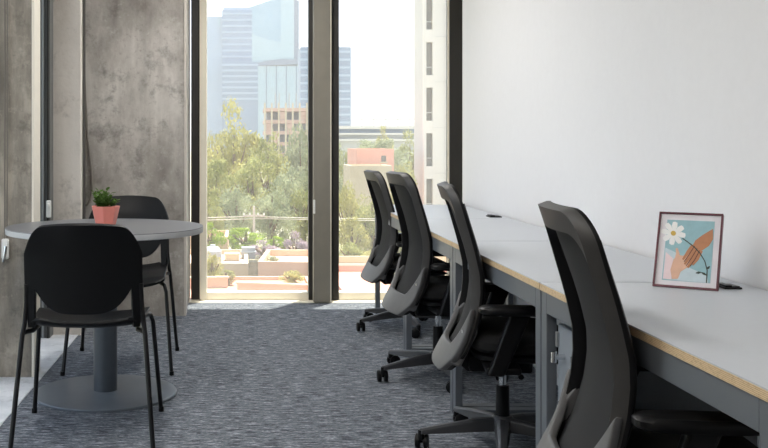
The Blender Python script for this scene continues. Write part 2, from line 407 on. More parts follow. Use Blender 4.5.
# cable outlets in the desktops
for (x, y, lab) in ((1.405, 5.46, 'small black cable outlet on the desk second from the window'), (1.388, 2.79, 'black cable outlet on the desk beside the picture frame')):
    g = tag(empty('cable_outlet', (x, y, DZ)), lab, 'cable outlet', 'cable outlets at the back of the desks')
    g.scale = (0.72, 0.72, 0.9) if y < 4 else (1, 1, 1)
    MB().box(-0.035, 0.035, -0.045, 0.045, 0.0, 0.006).build('bezel', M['black_plastic'], g, 0.003)
    MB().box(-0.028, -0.002, -0.038, 0.038, 0.006, 0.012).build('flap', M['black_plastic'], g, 0.002)
    MB().box(0.002, 0.028, -0.038, 0.038, 0.006, 0.009).build('brush', M['black_metal'], g, 0.001)

# ================================================================== TASK CHAIRS
PROF = [(0.30, -0.244), (0.335, -0.230), (0.365, -0.215), (0.41, -0.189), (0.46, -0.167), (0.50, -0.155), (0.56, -0.142), (0.62, -0.136),
        (0.68, -0.138), (0.75, -0.153), (0.80, -0.166), (0.88, -0.189), (0.965, -0.213), (1.01, -0.226)]
BX = 0.034
def prof(z): return BX+prof0(z)
def prof0(z):
    for (z0, x0), (z1, x1) in zip(PROF, PROF[1:]):
        if z <= z1: 
            t = (z-z0)/(z1-z0); return x0+(x1-x0)*t
    return PROF[-1][1]
def bp(y, z, off=0.0):
    """point on the curved back; off > 0 lies further forward"""
    return (prof(z)-0.034*(1-min(1.2, (y/0.225)**2))+off, y, z)
def rrect(n, w, z0, z1, rt, rb, taper):
    """rounded rectangle in (y, z), n points per corner"""
    pts = []
    for (cy, cz, r, a0) in ((w-rt, z1-rt, rt, 0), (-(w-rt), z1-rt, rt, 90), (-(w-rb), z0+rb, rb, 180), (w-rb, z0+rb, rb, 270)):
        for k in range(n+1):
            a = R(a0+90*k/n); y = cy+r*math.cos(a); z = cz+r*math.sin(a)
            pts.append((y*taper(z), z))
    return pts
def densify(pts, m):
    out = []
    n = len(pts)
    L = [math.dist(pts[i], pts[(i+1) % n]) for i in range(n)]; T = sum(L)
    s = 0; i = 0
    for k in range(m):
        t = T*k/m
        while s+L[i] < t: s += L[i]; i += 1
        u = (t-s)/max(L[i], 1e-9); a = pts[i]; b = pts[(i+1) % n]
        out.append((a[0]+(b[0]-a[0])*u, a[1]+(b[1]-a[1])*u))
    return out
def loop_band(outer, inner, f0, f1):
    """closed band between two loops, thickness from f0 to f1"""
    mb = MB(); n = len(outer)
    for (y, z), (yi, zi) in zip(outer, inner):
        mb.v += [bp(y, z, f0(z)), bp(y, z, f1(z)), bp(yi, zi, f1(zi)), bp(yi, zi, f0(zi))]
    for k in range(n):
        a = 4*k; b = 4*((k+1) % n)
        for j in range(4): mb.f.append((a+j, a+(j+1) % 4, b+(j+1) % 4, b+j))
    return mb

def task_chair():
    t = empty('task_chair')
    tp = lambda z: 0.90+0.10*min(1, max(0, (1.0-z)/0.30)) if z > 0.7 else (1.0 if z > 0.52 else 1.0-0.10*(0.52-z)/0.2)
    outer = densify(rrect(8, 0.226, 0.325, 1.000, 0.075, 0.075, tp), 120)
    mb = MB(); n = len(outer)
    for (y, z) in outer:
        u = y/0.226; w_ = (z-0.6625)/0.3375
        k = max(0.0, min(1.0, (z-0.93)/0.06)); k = k*k*(3-2*k)            # 1 on the top bar
        lo = max(0.0, min(1.0, (0.42-z)/0.08))                            # 1 on the bottom bar
        def inset(dy, dt, db):
            return (u*(0.226-dy), (0.6625+w_*(0.3375-dt)) if w_ > 0 else (0.6625+w_*(0.3375-db)))
        A = (y, z); B = inset(0.020, 0.008, 0.010); B2 = inset(0.024, 0.058, 0.060); Cc = inset(0.034, 0.064, 0.066)
        # outer edge, rear ridge, inner rim of the rear face, inner edge, front inner, front outer
        mb.v += [bp(*A, 0.014), bp(*A, 0.004), bp(*B, -0.020), bp(*B2, -0.018), bp(*Cc, 0.006), bp(*Cc, 0.016)]
    for k in range(n):
        a = 6*k; b = 6*((k+1) % n)
        for j in range(6): mb.f.append((a+j, a+(j+1) % 6, b+(j+1) % 6, b+j))
    fr = mb.build('back_frame', M['graphite'], t, 0.0, True)
    fr.data.materials.append(M['black_plastic'])
    for i, p in enumerate(fr.data.polygons):
        if i % 6 in (0, 3, 4): p.material_index = 1
    # grey lower shell: a U-shaped band that wraps the bottom of the back
    mb = MB(); n = 28; rows = 9
    for j in range(rows):
        for i in range(n+1):
            u = -1+2*i/n
            y = u*0.222
            top = 0.418+0.145*max(0, (abs(u)-0.60)/0.40)**1.1
            bot = 0.325+0.055*max(0, (abs(u)-0.72)/0.28)**2
            z = bot+(top-bot)*j/(rows-1)
            yy = y*(1.0 if z > 0.40 else 1.0-0.12*(0.40-z)/0.1)
            x, y2, z2 = bp(yy, max(z, 0.30), -0.018)
            mb.v.append((x, y2, z2))
    for j in range(rows-1):
        for i in range(n):
            a = j*(n+1)+i; mb.f.append((a, a+1, a+n+2, a+n+1))
    sh = mb.build('lower_back_shell', M['grey_plastic'], t, smooth=True)
    so = sh.modifiers.new('thick', 'SOLIDIFY'); so.thickness = 0.022; so.offset = 0
    bv = sh.modifiers.new('bevel', 'BEVEL'); bv.width = 0.005; bv.segments = 2
    for s in (-1, 1):
        lobe = MB().prism([(-0.246, 0.362), (-0.205, 0.350), (-0.145, 0.470), (-0.140, 0.560), (-0.158, 0.530), (-0.184, 0.496), (-0.204, 0.462)], s*0.180, s*0.208,
                          lambda u, v, h: (u+BX, h, v)).build('pivot_lobe', M['grey_plastic'], t, 0.008, False, 3)
        MB().prism([(-0.009, 0), (0, -0.010), (0.009, 0), (0, 0.010)], 0, 0.003, lambda u, v, h: (BX-0.198-h, s*0.197+u, 0.474+v)).build('rivet', M['chrome'], lobe)
    # mesh panel stretched in the frame
    mb = MB(); ny, nz = 16, 34
    for j in range(nz+1):
        z = 0.395+0.550*j/nz
        for i in range(ny+1):
            y = (-1+2*i/ny)*0.192*tp(z)
            mb.v.append(bp(y, z, 0.004+0.012*math.sin(math.pi*j/nz)))
    for j in range(nz):
        for i in range(ny):
            a = j*(ny+1)+i; mb.f.append((a, a+1, a+ny+2, a+ny+1))
    mb.build('mesh_panel', M['mesh'], t, smooth=True)
    # black edge trim along both sides of the mesh (the frame's inner lip)
    for s in (-1, 1):
        pts = [bp(s*0.196*tp(z), z, 0.014) for z in [0.43+0.50*k/16 for k in range(17)]]
        MB().tube(pts, 0.013, 8).build('edge_trim', M['black_plastic'], t, smooth=True)
    # spine joining the back to the mechanism
    MB().prism([(-0.215, 0.345), (-0.200, 0.400), (-0.12, 0.365), (-0.05, 0.355), (-0.05, 0.310), (-0.16, 0.298)], -0.045, 0.045, lambda u, v, h: (u+BX*min(1, -u*5), h, v)).build('spine', M['black_plastic'], t, 0.008)
    # seat: padded cushion over a shell
    def seat_mb(z0, z1, wid, x0, x1, crown):
        mb = MB(); n = 40
        for (zz, k) in ((z0, 0.93), (z0+(z1-z0)*0.25, 1.0), (z0+(z1-z0)*0.7, 1.0), (z1, 0.93), (z1+crown, 0.6)):
            for i in range(n):
                a = 2*math.pi*i/n; c, s_ = math.cos(a), math.sin(a)
                e = 0.42
                X = (abs(c)**e)*(1 if c >= 0 else -1); Y = (abs(s_)**e)*(1 if s_ >= 0 else -1)
                xx = (x0+x1)/2+X*(x1-x0)/2*k
                mb.v.append((xx, Y*wid*k, zz-(0.03*max(0, (xx-0.12)/0.13)**2 if zz > z0+0.01 else 0.0)))
        for j in range(4):
            for i in range(n): mb.f.append((j*n+i, j*n+(i+1) % n, (j+1)*n+(i+1) % n, (j+1)*n+i))
        mb.f.append(tuple(range(n))[::-1]); mb.f.append(tuple(4*n+i for i in range(n)))
        return mb
    seat_mb(0.405, 0.462, 0.242, -0.135, 0.275, 0.008).build('seat', M['seat_fabric'], t, smooth=True)
    seat_mb(0.372, 0.402, 0.225, -0.125, 0.235, 0.003).build('seat_shell', M['black_plastic'], t, smooth=True)
    MB().box(-0.13, 0.10, -0.075, 0.075, 0.305, 0.372).build('mechanism', M['black_plastic'], t, 0.012)
    MB().tube([(0.02, -0.07, 0.335), (0.03, -0.17, 0.335), (0.035, -0.235, 0.33)], [0.006, 0.006, 0.010], 8).build('lever', M['black_plastic'], t, smooth=True)
    # arms
    for s in (-1, 1):
        arm = MB().prism([(-0.085, 0.345), (-0.030, 0.340), (0.062, 0.560), (-0.010, 0.560)], s*0.262, s*0.298, lambda u, v, h: (u, h, v)).build('arm_post', M['base_grey'], t, 0.010, False, 3)
        arm.data.materials[0] = M['black_plastic']
        MB().box(-0.09, 0.03, min(s*0.05, s*0.285), max(s*0.05, s*0.285), 0.345, 0.372).build('arm_bracket', M['black_plastic'], arm, 0.008)
        mb = MB(); n = 28
        for (zz, k) in ((0.556, 0.90), (0.562, 1.0), (0.576, 1.0), (0.584, 0.9)):
            for i in range(n):
                a = 2*math.pi*i/n; c, q = math.cos(a), math.sin(a)
                mb.v.append((0.02+(abs(c)**0.5)*(1 if c > 0 else -1)*0.135*k, s*0.278+(abs(q)**0.6)*(1 if q > 0 else -1)*0.045*k, zz))
        for j in range(3):
            for i in range(n): mb.f.append((j*n+i, j*n+(i+1) % n, (j+1)*n+(i+1) % n, (j+1)*n+i))
        mb.f.append(tuple(range(n))[::-1]); mb.f.append(tuple(3*n+i for i in range(n)))
        mb.build('arm_pad', M['black_plastic'], t, smooth=True)
    # gas lift and star base
    MB().lathe([(0, 0.31), (0.014, 0.31), (0.014, 0.23), (0, 0.23)], 20).build('gas_piston', M['chrome'], t, smooth=True)
    MB().lathe([(0, 0.245), (0.024, 0.245), (0.027, 0.11), (0.0, 0.11)], 20).build('gas_sleeve', M['black_plastic'], t, smooth=True)
    base = empty('star_base'); base.parent = t
    MB().lathe([(0, 0.128), (0.034, 0.126), (0.046, 0.108), (0.046, 0.070), (0, 0.070)], 20).build('hub', M['base_grey'], base, smooth=True)
    for k in range(5):
        a = R(180+72*k); rot = Matrix.Rotation(a, 4, 'Z')
        mb = MB(); secs = [(0.030, 0.030, 0.072, 0.120), (0.12, 0.026, 0.070, 0.112), (0.22, 0.021, 0.066, 0.096), (0.312, 0.016, 0.062, 0.080)]
        for (x, w, z0, z1) in secs:
            for (yy, zz) in ((-w, z0), (w, z0), (w*0.75, z1-0.006), (w*0.3, z1), (-w*0.3, z1), (-w*0.75, z1-0.006)):
                mb.v.append(rot @ Vector((x, yy, zz)))
        for j in range(3):
            for i in range(6): mb.f.append((j*6+i, j*6+(i+1) % 6, (j+1)*6+(i+1) % 6, (j+1)*6+i))
        mb.f.append(tuple(range(6))[::-1]); mb.f.append(tuple(18+i for i in range(6)))
        mb.build('base_arm', M['base_grey'], base, 0.003)
        mb = MB(); tip = rot @ Vector((0.308, 0, 0))
        ca = a+R(70); cx, cy = math.cos(ca), math.sin(ca)
        axis = Vector((-cy, cx, 0)); cpos = Vector((tip.x-cx*0.018, tip.y-cy*0.018, 0.028))
        for s in (-1, 1):
            mb.tube([cpos+axis*s*0.006, cpos+axis*s*0.009, cpos+axis*s*0.022, cpos+axis*s*0.025], [0.022, 0.028, 0.028, 0.022], 16)
        mb.tube([cpos-axis*0.02, cpos+axis*0.02], 0.007, 8)
        mb.tube([(tip.x, tip.y, 0.075), (tip.x, tip.y, 0.045), tuple(cpos+Vector((0, 0, 0.012)))], [0.012, 0.012, 0.010], 8)
        mb.build('caster', M['black_plastic'], base, smooth=True)
    return t

CH = [  # x, y, turn, base turn, label
    (0.950, 2.28, -6.0, 14, 'mesh-backed task chair nearest the viewer, its tall back in front of the picture desk'),
    (0.972, 3.65, -8.0, 3, 'mesh-backed task chair seen almost edge-on, second nearest with its full grey base showing'),
    (0.955, 4.77, 5.3, 22, 'mesh-backed task chair third from the viewer, overlapping the one by the window'),
    (0.998, 6.03, 4.4, 24, 'mesh-backed task chair farthest from the viewer, next to the window')]
DROP = [0.0, -0.006, 0.004, -0.024]
proto = task_chair()
for i, (x, y, a, b, lab) in enumerate(CH):
    o = proto if i == 0 else copy_tree(proto)
    tag(o, lab, 'office chair', 'black mesh task chairs along the desks')
    o.location = (x, y, 0); o.rotation_euler = (0, 0, R(a))
    for c in o.children:
        if not c.name.startswith('star_base'): c.location.z = DROP[i]
        else: c.rotation_euler = (0, 0, R(b-a))

# ================================================================== ROUND TABLE AND CHAIRS
TX, TY, TZ = -0.629, 4.46, 0.764
tb = tag(empty('round_table', (TX, TY, 0)), 'round grey table on a slate column with a flat disc base', 'table')
MB().lathe([(0, TZ), (0.446, TZ), (0.446, TZ-0.003), (0, TZ-0.003)], 96).build('table_top', M['table_top'], tb, smooth=True)
MB().lathe([(0.30, TZ-0.003), (0.446, TZ-0.003), (0.447, TZ-0.006), (0.446, TZ-0.026), (0.440, TZ-0.028), (0.30, TZ-0.028), (0.30, TZ-0.003)], 96).build('edge_band', M['table_edge'], tb, smooth=True)
MB().lathe([(0, TZ-0.028), (0.16, TZ-0.028), (0.16, TZ-0.034), (0.054, TZ-0.040), (0.054, 0.012), (0, 0.012)], 48).build('column', M['table_column'], tb, smooth=True)
MB().lathe([(0, 0.018), (0.30, 0.012), (0.322, 0.010), (0.325, 0.006), (0.324, 0.0), (0, 0.0)], 96).build('base_plate', M['table_base'], tb, smooth=True)

def table_chair():
    """local: faces +y, origin on the floor under the seat"""
    t = empty('stacking_chair')
    HW = 0.216
    # back shell with its two side uprights, one continuous moulding
    zt = lambda y: 0.850-0.020*(y/HW)**2-(0.095*(max(0, (abs(y)-0.135)/(HW-0.135)))**2.6)
    def zb(y):
        a = abs(y)
        if a > 0.192: return 0.455
        if a > 0.176: return 0.455+0.149*(0.192-a)/0.016
        return 0.512+0.092*(a/0.176)**4
    ys = sorted(set([round(-HW+2*HW*i/44, 5) for i in range(45)]+[s*v for s in (-1, 1) for v in (0.192, 0.1865, 0.181, 0.176)]))
    rows = 16; mb = MB(); nY = len(ys)
    def px(y, z):
        return (y*(1.0-0.05*max(0, (0.6-z)/0.15)), -0.255+0.055*(y/HW)**2-0.16*(z-0.46)*0.75+(0.03*max(0, (z-0.72)/0.13)**2)*-1, z)
    for j in range(rows+1):
        for y in ys:
            z = zb(y)+(zt(y)-zb(y))*j/rows
            mb.v.append(px(y, z))
    for j in range(rows):
        for i in range(nY-1):
            a = j*nY+i; mb.f.append((a, a+1, a+nY+1, a+nY))
    b = mb.build('backrest', M['shell_black'], t, smooth=True)
    so = b.modifiers.new('thick', 'SOLIDIFY'); so.thickness = 0.014; so.offset = 0
    bv = b.modifiers.new('bevel', 'BEVEL'); bv.width = 0.004; bv.segments = 2; bv.limit_method = 'ANGLE'
    # seat shell
    mb = MB(); nx, ny = 24, 20
    for j in range(ny+1):
        v = j/ny; y = -0.235+0.475*v
        hw = 0.232*(1-0.10*(1-v))*(1-0.28*max(0, (v-0.86)/0.14)**2)*(1-0.20*max(0, (0.10-v)/0.10)**2)
        for i in range(nx+1):
            u = -1+2*i/nx
            z = 0.452+0.018*abs(u)**2.5+0.022*max(0, (0.2-v)/0.2)**2-0.030*max(0, (v-0.72)/0.28)**2-0.008*math.sin(math.pi*v)
            mb.v.append((u*hw, y, z))
    for j in range(ny):
        for i in range(nx):
            a = j*(nx+1)+i; mb.f.append((a, a+1, a+nx+2, a+nx+1))
    s_ = mb.build('seat', M['shell_black'], t, smooth=True)
    so = s_.modifiers.new('thick', 'SOLIDIFY'); so.thickness = 0.014; so.offset = 0
    bv = s_.modifiers.new('bevel', 'BEVEL'); bv.width = 0.004; bv.segments = 2; bv.limit_method = 'ANGLE'
    for s in (-1, 1):
        MB().tube([(s*0.262, -0.285, 0), (s*0.228, -0.222, 0.43), (s*0.222, -0.208, 0.47), (s*0.214, -0.214, 0.55), (s*0.212, -0.225, 0.62)], 0.0095, 10).build('leg', M['black_metal'], t, smooth=True)
        MB().tube([(s*0.268, 0.285, 0), (s*0.236, 0.215, 0.40), (s*0.226, 0.195, 0.43), (s*0.205, 0.15, 0.437), (s*0.195, 0.0, 0.432), (s*0.198, -0.17, 0.436), (s*0.222, -0.210, 0.437)], 0.0095, 10).build('leg', M['black_metal'], t, smooth=True)
        for yy, xx in ((-0.285, 0.262), (0.285, 0.268)):
            MB().lathe([(0, 0.0), (0.012, 0.0), (0.012, 0.02), (0, 0.022)], 10, (s*xx, yy, 0)).build('foot_cap', M['black_plastic'], t, smooth=True)
    MB().tube([(-0.198, 0.10, 0.434), (0.198, 0.10, 0.434)], 0.008, 8).build('seat_bar', M['black_metal'], t, smooth=True)
    return t
sc_ = table_chair()
tag(sc_, 'black stacking chair with its back to the viewer in front of the round table', 'chair', 'black stacking chairs at the round table')
sc_.location = (-0.604, 3.862, 0); sc_.rotation_euler = (0, 0, R(2.5))
s2 = copy_tree(sc_); s2.location = (-0.622, 5.085, 0); s2.rotation_euler = (0, 0, R(180.5))
tag(s2, 'black stacking chair facing the viewer behind the round table', 'chair')

# potted plant
pp = tag(empty('potted_plant', (-0.634, 4.49, TZ), R(12)), 'small leafy green plant in a faceted coral pot on the round table', 'potted plant')
def ring(n, r, z, off=0): return [(r*math.cos(2*math.pi*(k+off)/n), r*math.sin(2*math.pi*(k+off)/n), z) for k in range(n)]
mb = MB(); n = 7
R0 = [ring(n, 0.047, 0.0), ring(n, 0.068, 0.090, 0.0), ring(n, 0.060, 0.090), ring(n, 0.056, 0.074)]
for r_ in R0: mb.v += r_
for j in range(3):
    for i in range(n): mb.f.append((j*n+i, j*n+(i+1) % n, (j+1)*n+(i+1) % n, (j+1)*n+i))
mb.f.append(tuple(range(n))[::-1])
mb.build('pot', M['pot'], pp, 0.0015)
MB().prism([p[:2] for p in ring(7, 0.0565, 0)], 0.066, 0.076, lambda u, v, h: (u, v, h)).build('soil', M['soil'], pp)
mbl = MB(); mst = MB(); rn = random.Random(3)
def leaf(mb, base, d, ln, wd):
    d = Vector(d).normalized(); sd = d.cross(Vector((0, 0, 1)));
    if sd.length < 1e-3: sd = Vector((1, 0, 0))
    sd.normalize(); nn = sd.cross(d)
    P = [base, base+d*ln*0.35+sd*wd*0.5+nn*wd*0.1, base+d*ln*0.75+sd*wd*0.42+nn*wd*0.1, base+d*ln, base+d*ln*0.75-sd*wd*0.42+nn*wd*0.1, base+d*ln*0.35-sd*wd*0.5+nn*wd*0.1, base+d*ln*0.5-nn*wd*0.05]
    mb.add(P, [(0, 1, 6), (1, 2, 6), (2, 3, 6), (3, 4, 6), (4, 5, 6), (5, 0, 6)])
for k in range(34):
    a = rn.uniform(0, 6.283); rr = rn.uniform(0.0, 0.046); h = rn.uniform(0.030, 0.088)
    b0 = Vector((rr*math.cos(a)*0.6, rr*math.sin(a)*0.6, 0.074)); tpv = Vector((rr*1.6*math.cos(a), rr*1.6*math.sin(a), 0.074+h))
    mst.tube([b0, (b0+tpv)/2+Vector((0, 0, 0.004)), tpv], 0.0012, 5)
    for q in range(9):
        f = 0.35+0.65*q/8; base = b0.lerp(tpv, f); aa = q*2.4+a
        leaf(mbl, base, (math.cos(aa), math.sin(aa), rn.uniform(0.1, 0.9)), rn.uniform(0.018, 0.028), rn.uniform(0.013, 0.020))
tag(mbl.build('foliage', M['plant'], pp, fix=False), kind='stuff')
mst.build('stems', M['plant'], pp, smooth=True)

# ================================================================== PICTURE FRAME
BL = Vector((1.184, 2.82, DZ)); BRt = Vector((1.326, 2.722, DZ))
ux = (BRt-BL).normalized(); wid = (BRt-BL).length
nrm = Vector((-0.55, -0.83, 0)); nrm = (nrm-ux*nrm.dot(ux)).normalized()
lean = 0.098; hh = 0.231
vy = (Vector((0, 0, 1))*math.sqrt(hh*hh-lean*lean)-nrm*lean).normalized()
fn = ux.cross(vy).normalized()
pf = tag(empty('picture_frame', tuple(BL)), 'maroon picture frame with a drawn hand holding a white flower, on the desk', 'picture frame')
def fp(u, v, h): return ux*(u*wid)+vy*((1-v)*hh)+fn*h      # u, v in 0..1 from the top left
def slab(name, mat, poly, h0, h1, parent=pf, bevel=0):
    return MB().prism(poly, h0, h1, fp).build(name, mat, parent, bevel)
bw, bh = 0.030, 0.022
for (a, b, c, d) in ((0, 1, 0, bh), (0, 1, 1-bh*1.3, 1), (0, bw, bh, 1-bh*1.3), (1-bw, 1, bh, 1-bh*1.3)):
    slab('frame_bar', M['frame_wood'], [(a, c), (b, c), (b, d), (a, d)], -0.014, 0.004, bevel=0.001)
slab('backing_board', M['black_plastic'], [(bw, bh), (1-bw, bh), (1-bw, 1-bh*1.3), (bw, 1-bh*1.3)], -0.014, -0.010)
slab('mat_board', M['mat_board'], [(bw, bh), (1-bw, bh), (1-bw, 1-bh*1.3), (bw, 1-bh*1.3)], -0.010, -0.002)
pr = slab('print', M['print_teal'], [(0.135, 0.10), (0.875, 0.10), (0.875, 0.905), (0.135, 0.905)], -0.002, -0.0012)
def z2(x, y):
    v = (y-57-(x-100)*0.045)/328.0; u = (x-(100-0.129*(y-57)))/269.0
    return (u, v)
def art(name, mat, pts, h): return slab(name, mat, [z2(*p) for p in pts], -0.0012, h, pr)
art('printed_cloud', M['print_sky'], [(118, 215), (160, 235), (215, 300), (285, 330), (288, 362), (150, 354), (104, 348)], -0.0010)
art('printed_sleeve', M['print_pink'], [(120, 234), (150, 262), (136, 352), (103, 349)], -0.0008)
cxy = (155, 152)
for k in range(8):
    a = 2*math.pi*k/8+0.2
    pts = []
    for (rr, da) in ((8, -0.5), (34, -0.36), (50, -0.20), (52, 0.0), (50, 0.20), (34, 0.36), (8, 0.5)):
        pts.append((cxy[0]+rr*math.cos(a+da), cxy[1]+rr*math.sin(a+da)))
    art('printed_petal', M['print_white'], pts, -0.0006)
art('printed_flower_centre', M['print_yellow'], [(cxy[0]+11*math.cos(2*math.pi*k/12), cxy[1]+11*math.sin(2*math.pi*k/12)) for k in range(12)], -0.0003)
def stroke(name, mat, pts, w, h):
    L, Rr = [], []
    for i, p in enumerate(pts):
        a = pts[max(0, i-1)]; b = pts[min(len(pts)-1, i+1)]; dx, dy = b[0]-a[0], b[1]-a[1]; l = math.hypot(dx, dy)
        ww = w[i] if isinstance(w, (list, tuple)) else w
        L.append((p[0]-dy/l*ww/2, p[1]+dx/l*ww/2)); Rr.append((p[0]+dy/l*ww/2, p[1]-dx/l*ww/2))
    return art(name, mat, L+Rr[::-1], h)
# palm coming in from the lower left, with thumb and open fingers
art('printed_palm', M['print_tan'], [(140, 350), (136, 310), (150, 268), (166, 246), (200, 250), (222, 262), (205, 300), (178, 318), (166, 348)], -0.0007)
for k, (p, q, r2) in enumerate((((166, 262), (170, 240), (166, 217)), ((190, 262), (222, 236), (244, 222)), ((200, 276), (234, 252), (256, 236)))):
    stroke('printed_finger', M['print_tan'], [p, q, r2], [18, 15, 8], -0.00065)
# the darker hand reaching down from the upper right
art('printed_hand', M['print_brown'], [(320, 132), (318, 176), (300, 205), (276, 222), (252, 236), (228, 212), (246, 182), (278, 158)], -0.0005)
for (p, q, r2) in (((236, 204), (214, 232), (190, 266)), ((246, 214), (222, 250), (196, 286)), ((256, 224), (232, 264), (208, 300)), ((266, 226), (248, 262), (228, 288))):
    stroke('printed_finger', M['print_brown'], [p, q, r2], [17, 15, 8], -0.00045)
for (p, q, r2) in (((241, 207), (218, 242), (194, 276)), ((251, 218), (227, 257), (202, 293)), ((261, 226), (240, 264), (218, 294))):
    stroke('printed_line', M['print_line'], [p, q, r2], 3.0, -0.0003)
stroke('printed_stem', M['print_stem'], [(192, 174), (214, 190), (240, 212), (262, 238), (280, 272), (287, 310), (281, 362)], 4.5, -0.0002)
for (p, q) in (((285, 305), (299, 292)), ((284, 330), (262, 318)), ((262, 318), (240, 322))):
    stroke('printed_leaf', M['print_stem'], [p, ((p[0]+q[0])/2, (p[1]+q[1])/2), q], [3, 10, 2], -0.0002)
# easel strut
top = fp(0.5, 0.25, -0.014); foot = Vector((top.x, top.y, 0))-nrm*0.055+Vector((0, 0, 0.0))
sb = ux*0.02
MB().add([top-sb, top+sb, foot+sb*1.6, foot-sb*1.6, top-sb-nrm*0.004, top+sb-nrm*0.004, foot+sb*1.6-nrm*0.004, foot-sb*1.6-nrm*0.004],
         [(0, 1, 2, 3), (7, 6, 5, 4), (0, 4, 5, 1), (1, 5, 6, 2), (2, 6, 7, 3), (3, 7, 4, 0)]).build('easel_strut', M['black_plastic'], pf)

# ================================================================== OUTSIDE
GZ = -10.0
def at(px, py, d): return Vector(((px-243)/975*d, d, 1.144-(py-143)/975*d))
def sx(px, d): return (px-243)/975*d
def sz(py, d): return 1.144-(py-143)/975*d
M['ground'] = concrete('outdoor_ground', srgb(120, 116, 96), srgb(150, 146, 124), srgb(172, 166, 146))
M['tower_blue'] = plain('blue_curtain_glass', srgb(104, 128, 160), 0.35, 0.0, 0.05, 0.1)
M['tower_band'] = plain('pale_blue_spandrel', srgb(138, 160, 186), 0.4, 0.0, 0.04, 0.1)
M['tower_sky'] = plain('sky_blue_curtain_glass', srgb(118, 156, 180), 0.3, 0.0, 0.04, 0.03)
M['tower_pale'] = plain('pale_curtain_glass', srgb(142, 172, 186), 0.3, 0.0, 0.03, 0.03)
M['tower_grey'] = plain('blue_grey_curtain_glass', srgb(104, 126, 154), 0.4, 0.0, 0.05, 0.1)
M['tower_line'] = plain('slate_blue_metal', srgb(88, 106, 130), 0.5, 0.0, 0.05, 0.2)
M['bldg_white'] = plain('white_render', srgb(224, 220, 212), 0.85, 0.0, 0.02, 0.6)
M['bldg_shade'] = plain('shaded_white_render', srgb(200, 199, 195), 0.85, 0.0, 0.02, 0.6)  # white render darkened as the shaded side wall; also pale slabs
M['bldg_glass'] = plain('grey_window_glass', srgb(112, 108, 100), 0.25, 0.0, 0.2, 1.2)
M['salmon'] = plain('salmon_render', srgb(222, 168, 150), 0.9, 0.0, 0.06, 1.0)
M['peach'] = plain('peach_render', srgb(206, 176, 150), 0.9, 0.0, 0.08, 0.7)
M['terracotta'] = plain('terracotta_tile', srgb(196, 142, 120), 0.9, 0.0, 0.15, 1.5)
M['beige'] = plain('beige_render', srgb(196, 182, 156), 0.9, 0.0, 0.06, 0.8)
M['brick_orange'] = plain('orange_brickwork', srgb(196, 164, 148), 0.9, 0.0, 0.12, 1.0)
M['grey_slab'] = plain('grey_concrete_slab', srgb(170, 174, 176), 0.9, 0.0, 0.06, 0.5)
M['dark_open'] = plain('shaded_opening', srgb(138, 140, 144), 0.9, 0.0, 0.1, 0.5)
M['wood_pole'] = plain('weathered_pole', srgb(190, 184, 172), 0.9, 0.0, 0.1, 5)
M['bark'] = plain('tree_bark', srgb(116, 98, 78), 0.95, 0.0, 0.2, 4)
M['leaf_a'] = foliage('olive_leaves', srgb(122, 130, 76), srgb(188, 186, 126))
M['leaf_b'] = foliage('yellow_green_leaves', srgb(146, 146, 84), srgb(204, 196, 134))
M['leaf_c'] = foliage('grey_green_leaves', srgb(128, 138, 108), srgb(182, 186, 150))
M['leaf_d'] = foliage('lime_leaves', srgb(120, 146, 48), srgb(176, 194, 88))
M['leaf_e'] = foliage('lilac_blossom', srgb(150, 134, 146), srgb(196, 180, 184))

struct(box('ground', M['ground'], (-700, 700, 14, 1400, GZ-1, GZ)), 'ground of the city outside')

def tower(name, px0, px1, ytop, d, depth, mat, band, pitch, label, bottom=GZ, bandh=1.3, cat='tower'):
    t = tag(empty(name, (sx((px0+px1)/2, d), d, bottom)), label, cat)
    hw = (sx(px1, d)-sx(px0, d))/2; H = sz(ytop, d)-bottom
    box('facade', mat, (-hw, hw, 0, depth, 0, H), t)
    z = H-pitch*0.6; lo = max(4, sz(128, d)-bottom)
    me = None
    while z > lo:
        if me is None:
            o = box('floor_band', band, (-hw-0.2, hw+0.2, -0.5, 0.0, -bandh/2, bandh/2), t); me = o
        else:
            o = me.copy(); C.objects.link(o); o.parent = t
        o.location = (0, 0, z); z -= pitch
    return t, hw, H
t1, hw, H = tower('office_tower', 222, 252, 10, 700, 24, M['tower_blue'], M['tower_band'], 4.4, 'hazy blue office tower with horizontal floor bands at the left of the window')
# stepped roof, left wing and wider podium of that tower
x0 = t1.location.x
box('left_wing', M['tower_band'], (sx(200, 700)-x0, sx(222, 700)-x0, 3, 24, 0, sz(16, 700)-GZ), t1)
box('roof_screen', M['tower_band'], (-hw+1, hw-0.5, 2, 20, H, H+2.0), t1)
pz = sz(62, 690)-GZ
pm = box('podium', M['tower_grey'], (sx(222, 690)-x0, sx(258, 690)-x0, -10, 12, 0, pz), t1)
for k in range(7):
    box('podium_band', M['tower_band'], (sx(222, 690)-x0-0.2, sx(258, 690)-x0+0.2, -10.5, -10, pz-2-4.0*k-0.7, pz-2-4.0*k+0.7), pm)
box('pale_panel', M['tower_pale'], (sx(218, 700)-x0, sx(220, 700)-x0, 2.4, 3.0, sz(25, 700)-GZ, sz(17, 700)-GZ), t1)  # small panel in the paler glass colour
